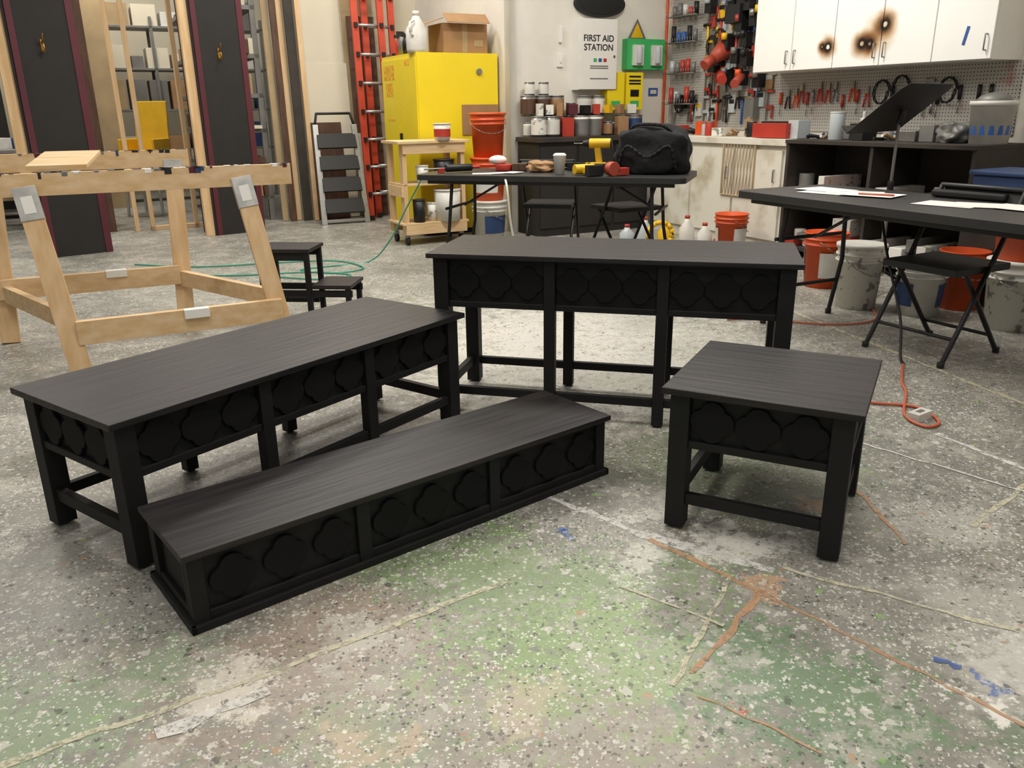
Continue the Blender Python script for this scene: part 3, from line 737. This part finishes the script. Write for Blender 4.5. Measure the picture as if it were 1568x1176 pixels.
# ---- black step stool
o=B('black_step_stool',(-1.34,4.97,0),-.1)
o.bb(-.18,.16,-.14,.14,.43,.452,blktop)
for x in(-.165,.12):
    for y in(-.13,.10):o.bb(x,x+.03,y,y+.03,0,.43,blk)
for y in(-.125,.10):o.bb(-.15,.13,y,y+.02,.38,.43,blk);o.bb(-.15,.4,y,y+.02,.16,.2,blk)
o.bb(.16,.40,-.14,.14,.215,.237,blktop)
for y in(-.13,.10):o.bb(.36,.39,y,y+.03,0,.215,blk)
o.bb(-.16,.15,.0,.02,.1,.13,blk)
o.done(.002)
# ---- folding tables
def ftable(name,P,dirv,L,W,z,leginset=.25):
    o=B(name,(P[0],P[1],0),math.atan2(dirv[1],dirv[0]))
    r=.06;pts=[]
    for cx,cy,a0 in((L-r,r,-90),(L-r,W-r,0),(r,W-r,90),(r,r,180)):
        for k in range(5):
            t=math.radians(a0+k*22.5);pts.append((cx+r*math.cos(t),cy+r*math.sin(t)))
    o.prism(pts,Matrix.Translation((0,0,z-.04)),.04,tblk)
    o.bb(.08,L-.08,.06,.08,z-.07,z-.04,dark);o.bb(.08,L-.08,W-.08,W-.06,z-.07,z-.04,dark)
    for x,s_ in((leginset,1),(L-leginset,-1)):
        yl,yh=.10,W-.10
        o.tube([(x-s_*.08,yl,.015),(x-s_*.02,yl,.35),(x,yl+.04,z-.05)],.013,dark);o.tube([(x-s_*.08,yh,.015),(x-s_*.02,yh,.35),(x,yh-.04,z-.05)],.013,dark)
        for q in(.22,.5):o.rod((x-s_*.04,yl,q),(x-s_*.04,yh,q),.011,dark)
        o.rod((x,W/2,.5),(x+s_*.35,W/2,z-.06),.009,dark)
        for y in(yl,yh):o.rod((x-s_*.08,y,0),(x-s_*.08,y,.03),.018,rub)
    return o.done(.002)
ftable('folding_table',(-.72,6.35),(1.92,-.65),2.03,.76,.76)
ftable('folding_table',(1.31,4.84),(.43,-.903),2.35,.72,.76,leginset=.3)
TT=math.atan2(-.65,1.92)
def T1(x,y):
    c,s_=math.cos(TT),math.sin(TT);return(-.72+c*x-s_*y,6.35+s_*x+c*y)
def drill(name,x,y,rz,stand=True):
    o=B(name,(x,y,.761),rz)
    if stand:
        o.box((0,0,.035),(.13,.085,.06),dark);o.box((0,0,.066),(.12,.08,.012),yel2);o.box((.0,0,.12),(.045,.045,.12),yel2,rot=(0,.15,0))
        o.rod((-.09,0,.21),(.07,0,.21),.036,yel2);o.rod((.07,0,.21),(.12,0,.21),.03,dark,r2=.018);o.rod((.12,0,.21),(.19,0,.21),.004,steel);o.rod((-.1,0,.21),(-.09,0,.21),.034,dark)
    else:
        o.rod((-.09,0,.04),(.07,0,.04),.036,yel2);o.rod((.07,0,.04),(.12,0,.04),.03,dark,r2=.018);o.box((-.02,-.09,.035),(.045,.13,.045),yel2);o.box((-.02,-.17,.04),(.12,.06,.075),dark)
    return o.done(.004)
p=T1(1.32,.45);drill('cordless_drill',p[0],p[1],2.9)
p=T1(1.28,.20);drill('cordless_drill',p[0],p[1],.4,False)
p=T1(.26,.28);o=B('caulk_gun',(p[0],p[1],.761),.5);o.rod((-.12,0,.035),(.1,0,.035),.028,dark);o.rod((.1,0,.035),(.17,0,.035),.012,red);o.box((-.16,0,.02),(.05,.03,.035),red);o.rod((-.3,0,.035),(-.12,0,.035),.006,steel);o.done(.002)
p=T1(1.08,.22);o=B('paper_coffee_cup',(p[0],p[1],.761));o.lathe([(0,0),(.034,0),(.047,.13),(.05,.132),(.048,.14),(.035,.15),(0,.15)],(0,0,0),paper,24);o.done()
def blobby(name,loc,sc,m,seed=1,sub=4,rz=0,amp=.12,box=.6):
    bm=bmesh.new();bmesh.ops.create_cube(bm,size=2);bmesh.ops.subdivide_edges(bm,edges=bm.edges[:],cuts=9,use_grid_fill=True)
    from mathutils import noise
    for v in bm.verts:
        c=v.co.copy();n=c.normalized();q=c.lerp(n*1.25,box)
        d=noise.noise(q*1.6+Vector((seed,0,0)))*amp+noise.noise(q*4+Vector((0,seed,0)))*amp*.45
        q=q*(1+d);v.co=Vector((q.x*sc[0],q.y*sc[1],max(q.z,-.9)*sc[2]))
    for f_ in bm.faces:f_.smooth=True
    mz=min(v.co.z for v in bm.verts)
    for v in bm.verts:v.co.z-=mz
    me=bpy.data.meshes.new(name);bm.to_mesh(me);bm.free();me.materials.append(m);ob=bpy.data.objects.new(name,me);ob.location=loc;ob.rotation_euler=(0,0,rz);COL.objects.link(ob)
    s_=ob.modifiers.new('s','SUBSURF');s_.levels=1;s_.render_levels=1
    return ob
p=T1(1.72,.42);bag=blobby('black_duffel_bag',(p[0],p[1],.761),(.25,.15,.165),fab,3,rz=TT,amp=.26)
h=B('handle');h.tube([tuple(q) for q in spline([(-.15,-.05,.28),(-.1,-.12,.34),(.08,-.12,.34),(.15,-.05,.29)],5)],.012,fab);h.tube([tuple(q) for q in spline([(-.22,-.12,.05),(-.15,-.17,.2),(.0,-.175,.12),(.15,-.17,.2),(.2,-.12,.04)],5)],.010,fab);ho=h.done();ho.parent=bag
p=T1(1.50,.10);o=B('red_tape_dispenser',(p[0],p[1],.761),.5);o.rod((0,-.03,.05),(0,.03,.05),.05,copper);o.box((.08,0,.03),(.1,.06,.05),red);o.done(.003)
p=T1(.55,.50);o=B('white_rag_and_orange_spool',(p[0],p[1],.761),0);o.rod((0,0,0.002),(0,0,.05),.07,red);o.sph((-.05,.05,.08),.06,paper,(1.2,1,.6));o.box((.12,-.05,.03),(.12,.09,.055),brown);o.done(.003)
p=T1(.50,.15);o=B('paper_sheets',(p[0],p[1],.761),0)
for k in range(3):o.box((k*.11,.02*k,.002+.002*k),(.16,.12,.002),paper,rot=(0,0,k*.5))
o.done()
p=T1(.88,.42);blobby('crumpled_work_gloves',(p[0],p[1],.761),(.09,.06,.04),card,5,amp=.4)
o=B('paint_brushes_and_tools',(T1(.95,.60)[0],T1(.95,.60)[1],.761),TT);R=random.Random(8)
for k in range(9):
    x=R.uniform(-.20,.5);y=R.uniform(-.03,.05);t=R.uniform(-.5,.5);o.rod((x,y,.012),(x+.16*math.cos(t),y+.08*math.sin(t),.014),.011,R.choice([dark,red,pine,blue,dark]));o.box((x,y,.03),(.06,.05,.06),R.choice([dark,yel2,brown,dark]))
o.done()
o=B('paper_sheets',(1.78,4.62,.761),-.9)
for k,(x,y,r_) in enumerate(((0,0,0),(.12,.05,.3),(-.08,.1,-.2),(.25,.0,.1))):o.box((x,y,.002+.0015*k),(.28,.21,.001),paper,rot=(0,0,r_))
o.rod((.2,-.05,.012),(.38,-.02,.012),.005,ocord);o.done()
o=B('paper_sheets',(2.12,3.98,.761),-.9)
for k,(x,y,r_) in enumerate(((0,0,0),(.15,.05,.3),(.3,.05,-.2))):o.box((x,y,.002+.0015*k),(.28,.21,.001),paper,rot=(0,0,r_))
o.done()
o=B('black_tool_pouch',(2.36,4.22,.761),-1.0);o.box((0,0,.02),(.38,.12,.035),rub);o.box((.05,.03,.045),(.2,.05,.02),dark);o.done(.01)
# ---- folding chairs
def fchair(name,x,y,rz):
    o=B(name,(x,y,0),rz);w=.44
    for s_ in(-1,1):
        X=s_*w/2
        o.tube([(X,-.24,.01),(X,.02,.47),(X,.20,.82)],.0125,dark)
        X2=s_*(w/2-.03);o.tube([(X2,.24,.01),(X2,-.12,.45)],.0125,dark)
        o.rod((X,-.24,0),(X,-.24,.03),.017,rub);o.rod((X2,.24,0),(X2,.24,.03),.017,rub)
    o.rod((-w/2,.20,.82),(w/2,.20,.82),.0125,dark)
    o.rod((-w/2,-.17,.13),(w/2,-.17,.13),.009,dark);o.rod((-w/2+.03,.18,.10),(w/2-.03,.18,.10),.009,dark)
    o.box((0,0,.455),(w-.03,.42,.035),rub);o.box((0,.185,.72),(w-.02,.03,.20),rub,rot=(-.42,0,0))
    return o.done(.006)
fchair('folding_chair',2.20,4.08,RA-0.0)
fchair('folding_chair',.95,6.75,math.pi+.5)
fchair('folding_chair',.35,7.05,math.pi-.2)
# ---- music stand
o=B('music_stand',(2.52,5.50,0),math.radians(222))
for k in range(3):
    t=k*2.094+.3;o.tube([(0,0,.16),(.25*math.cos(t),.25*math.sin(t),.012)],.010,dark)
o.rod((0,0,.05),(0,0,.72),.014,gry);o.rod((0,0,.7),(0,0,1.12),.010,gry);o.rod((0,0,.68),(0,0,.74),.02,dark)
Mx=Matrix.Translation((0,0,1.185))@Matrix.Rotation(math.radians(40),4,'X')
o.prism([(-.36,-.21),(.36,-.21),(.36,.19),(.32,.24),(-.32,.24),(-.36,.19)],Mx,.006,dark)
o.prism([(-.36,-.215),(.36,-.215),(.36,-.21),(-.36,-.21)],Mx,.06,dark);o.rod((0,0,1.10),(0,.02,1.185),.02,dark)
o.done(.002)
o=B('rag_bucket',C0+a*3.97-b*.30+Vector((0,0,.956)),0);o.lathe([(0,0),(.12,0),(.14,.25),(.15,.25),(.15,.28),(.13,.28),(.11,.02),(0,.02)],(0,0,0),whp);o.rod((0,0,.06),(0,0,.12),.127,blue,r2=.131,caps=False);o.sph((0,0,.28),.11,gry,(1,1,.5));o.done()
q=C0+a*3.72-b*.3;blobby('grey_shop_rags',(q.x,q.y,.957),(.09,.11,.07),gry,9,amp=.4)
q=C0+a*4.6-b*.75;o=B('blue_storage_bin',(q.x,q.y,0),RA);o.bb(-.3,.3,-.2,.2,.0,.6,dbrown);o.bb(-.28,.28,-.19,.19,.601,.80,dblue);o.bb(-.30,.30,-.21,.21,.80,.83,dblue);o.done(.01)
q=C0+a*4.45-b*.15
o=B('leaning_lumber',(q.x,q.y,0),RA)
for k in range(5):o.beam((k*.09,-.25,0.01),(k*.05+.1,-.05,2.6+.1*k),.07,.03,pineV,up=(1,0,0))
o.done(.002)
# ---- cords
curve_obj('orange_extension_cord',[(1.93,3.82,.008),(1.80,3.55,.008),(1.75,3.4,.008),(1.62,3.13,.008),(1.64,3.0,.008),(1.72,3.05,.008),(1.71,3.22,.008),(1.55,3.28,.008),(1.30,3.40,.008)],.006,ocord)
curve_obj('orange_extension_cord',[(1.3,4.75,.008),(1.5,4.75,.008),(1.9,4.6,.008),(2.2,4.75,.008),(2.3,5.3,.008)],.005,ocord)
o=B('power_strip',(1.665,3.10,0),.6);o.bb(-.05,.05,-.025,.025,.0,.035,whp);o.bb(-.02,.02,-.01,.01,.035,.037,gry);o.done(.004)
curve_obj('black_power_cord',[(1.93,3.82,.01),(1.95,3.9,.03),(1.97,4.0,.2),(1.95,4.2,.5),(1.95,4.35,.74)],.007,rub)
curve_obj('green_air_hose',[(-.70,6.62,.70),(-.85,6.7,.45),(-1.0,6.8,.2),(-1.2,6.9,.01),(-1.5,6.7,.009),(-1.7,6.55,.009),(-1.4,6.4,.009),(-1.2,6.6,.009),(-1.5,6.95,.009),(-2.0,6.9,.009),(-2.6,6.75,.009),(-3.2,6.9,.009)],.006,gcord)
curve_obj('green_air_hose',[(-3.0,6.6,.009),(-2.3,6.35,.009),(-1.6,6.45,.009),(-1.25,6.3,.009),(-1.45,6.15,.009),(-1.9,6.3,.009)],.006,gcord)
curve_obj('white_power_cord',[(-.05,6.4,.74),(-.02,6.05,.70),(.02,6.02,.35),(.12,6.1,.05),(.2,6.3,.012),(.5,6.6,.012)],.008,wrub)
# ---- floor tape / painted lines
def tape_mat(name,h,lo=.40,hi=.52,amax=.85):
    m=mat(name,h,.6,0,.08,20);nt=m.node_tree;N=nt.nodes;L=nt.links
    tc=[n for n in N if n.type=='TEX_COORD'][0];no=N.new('ShaderNodeTexNoise');no.inputs['Scale'].default_value=40;no.inputs['Detail'].default_value=8;no.inputs['Roughness'].default_value=.8;L.new(tc.outputs['Object'],no.inputs['Vector'])
    mr=N.new('ShaderNodeMapRange');mr.inputs[1].default_value=lo;mr.inputs[2].default_value=hi;mr.inputs[4].default_value=amax;L.new(no.outputs['Fac'],mr.inputs[0]);L.new(mr.outputs[0],N['Principled BSDF'].inputs['Alpha']);return m
t1=tape_mat('worn_cream_tape','d2cdb2');t2=tape_mat('worn_tan_tape','bd9674',.36,.48,.88);t3=tape_mat('worn_white_tape','dcdad4',.40,.5,.88);t4=tape_mat('blue_paint_fleck','4868a8',.3,.5,.8)
o=B('floor_tape_lines');R=random.Random(4)
for i,(p,q,w,m) in enumerate((((.12,2.44),(.39,2.18),.03,t3),((.39,2.18),(.72,1.97),.05,t3),((.40,2.15),(.66,1.86),.02,t2),((.66,1.86),(1.06,1.36),.013,t2),((.66,1.88),(.50,1.66),.018,t2),((.50,1.66),(.40,1.54),.016,t2),((.40,1.47),(.61,1.30),.010,t2),
    ((-1.1,1.25),(-.45,1.635),.02,t1),((-.45,1.64),(.0,1.95),.018,t1),((1.65,2.94),(1.85,2.5),.025,t3),((1.40,2.2),(1.75,2.5),.02,t1),((-.75,1.37),(-.55,1.5),.04,t3),((1.7,5.2),(2.2,3.2),.03,t1),((.35,1.5),(.60,1.95),.012,t1),((1.15,2.1),(1.15,2.6),.015,t2),
    ((.75,1.98),(1.6,1.45),.016,t1),((.2,3.6),(1.1,2.9),.03,t3),((.97,1.58),(1.02,1.55),.02,t4),((.13,2.2),(.16,2.22),.012,t4),((.28,1.9),(.52,1.72),.012,t1),((1.2,3.0),(1.9,2.2),.012,t3))):
    p=Vector((p[0],p[1],0));q=Vector((q[0],q[1],0));d=(q-p).normalized();n=Vector((-d.y,d.x,0));z=Vector((0,0,.0008+.0001*i))
    K_=max(4,int((q-p).length/.05));prev=None
    for k in range(K_+1):
        c_=p.lerp(q,k/K_)+n*R.uniform(-.006,.006);hw=w/2*R.uniform(.5,1.25)
        cur=(o.bm.verts.new(c_-n*hw+z),o.bm.verts.new(c_+n*hw+z))
        if prev:o._fin([o.bm.faces.new((prev[0],cur[0],cur[1],prev[1]))],m)
        prev=cur
o.done()
# ------------------------------------------------------------------ lights
def area(x,y,z,sx,sy,e,col=(1,.945,.86),rz=0):
    l=bpy.data.lights.new('ceiling_fixture_light','AREA');l.shape='RECTANGLE';l.size=sx;l.size_y=sy;l.energy=e;l.color=col
    ob=bpy.data.objects.new('ceiling_fixture_light',l);ob.location=(x,y,z);ob.rotation_euler=(0,0,rz);COL.objects.link(ob)
for x,y,e in((-1.5,6.5,95),(1.2,6.0,115),(-1.5,2.6,52),(1.0,2.2,55),(-5,7.5,75),(-4.5,11,80),(-1.5,8.6,60),(.8,-.5,42),(-7,12,60)):
    area(x,y,3.95,1.3,.5,e,rz=RB)
w=bpy.data.worlds.new('World');scene.world=w;w.use_nodes=True;bg=w.node_tree.nodes['Background'];bg.inputs[0].default_value=(1,.965,.905,1);bg.inputs[1].default_value=.35
# ------------------------------------------------------------------ camera
pitch,roll=.3264,-.0132
cp,sp=math.cos(pitch),math.sin(pitch);cr,sr=math.cos(roll),math.sin(roll)
fw=Vector((0,cp,-sp));rt=Vector((1,0,0));up=Vector((0,sp,cp))
r2=rt*cr+up*sr;u2=-rt*sr+up*cr
cd=bpy.data.cameras.new('camera');cam=bpy.data.objects.new('camera',cd);COL.objects.link(cam)
cam.matrix_world=Matrix.Translation((0,0,1.2246))@Matrix((r2,u2,-fw)).transposed().to_4x4()
cd.sensor_width=36;cd.lens=1244.7/1568*36;cd.clip_start=.05
scene.camera=cam
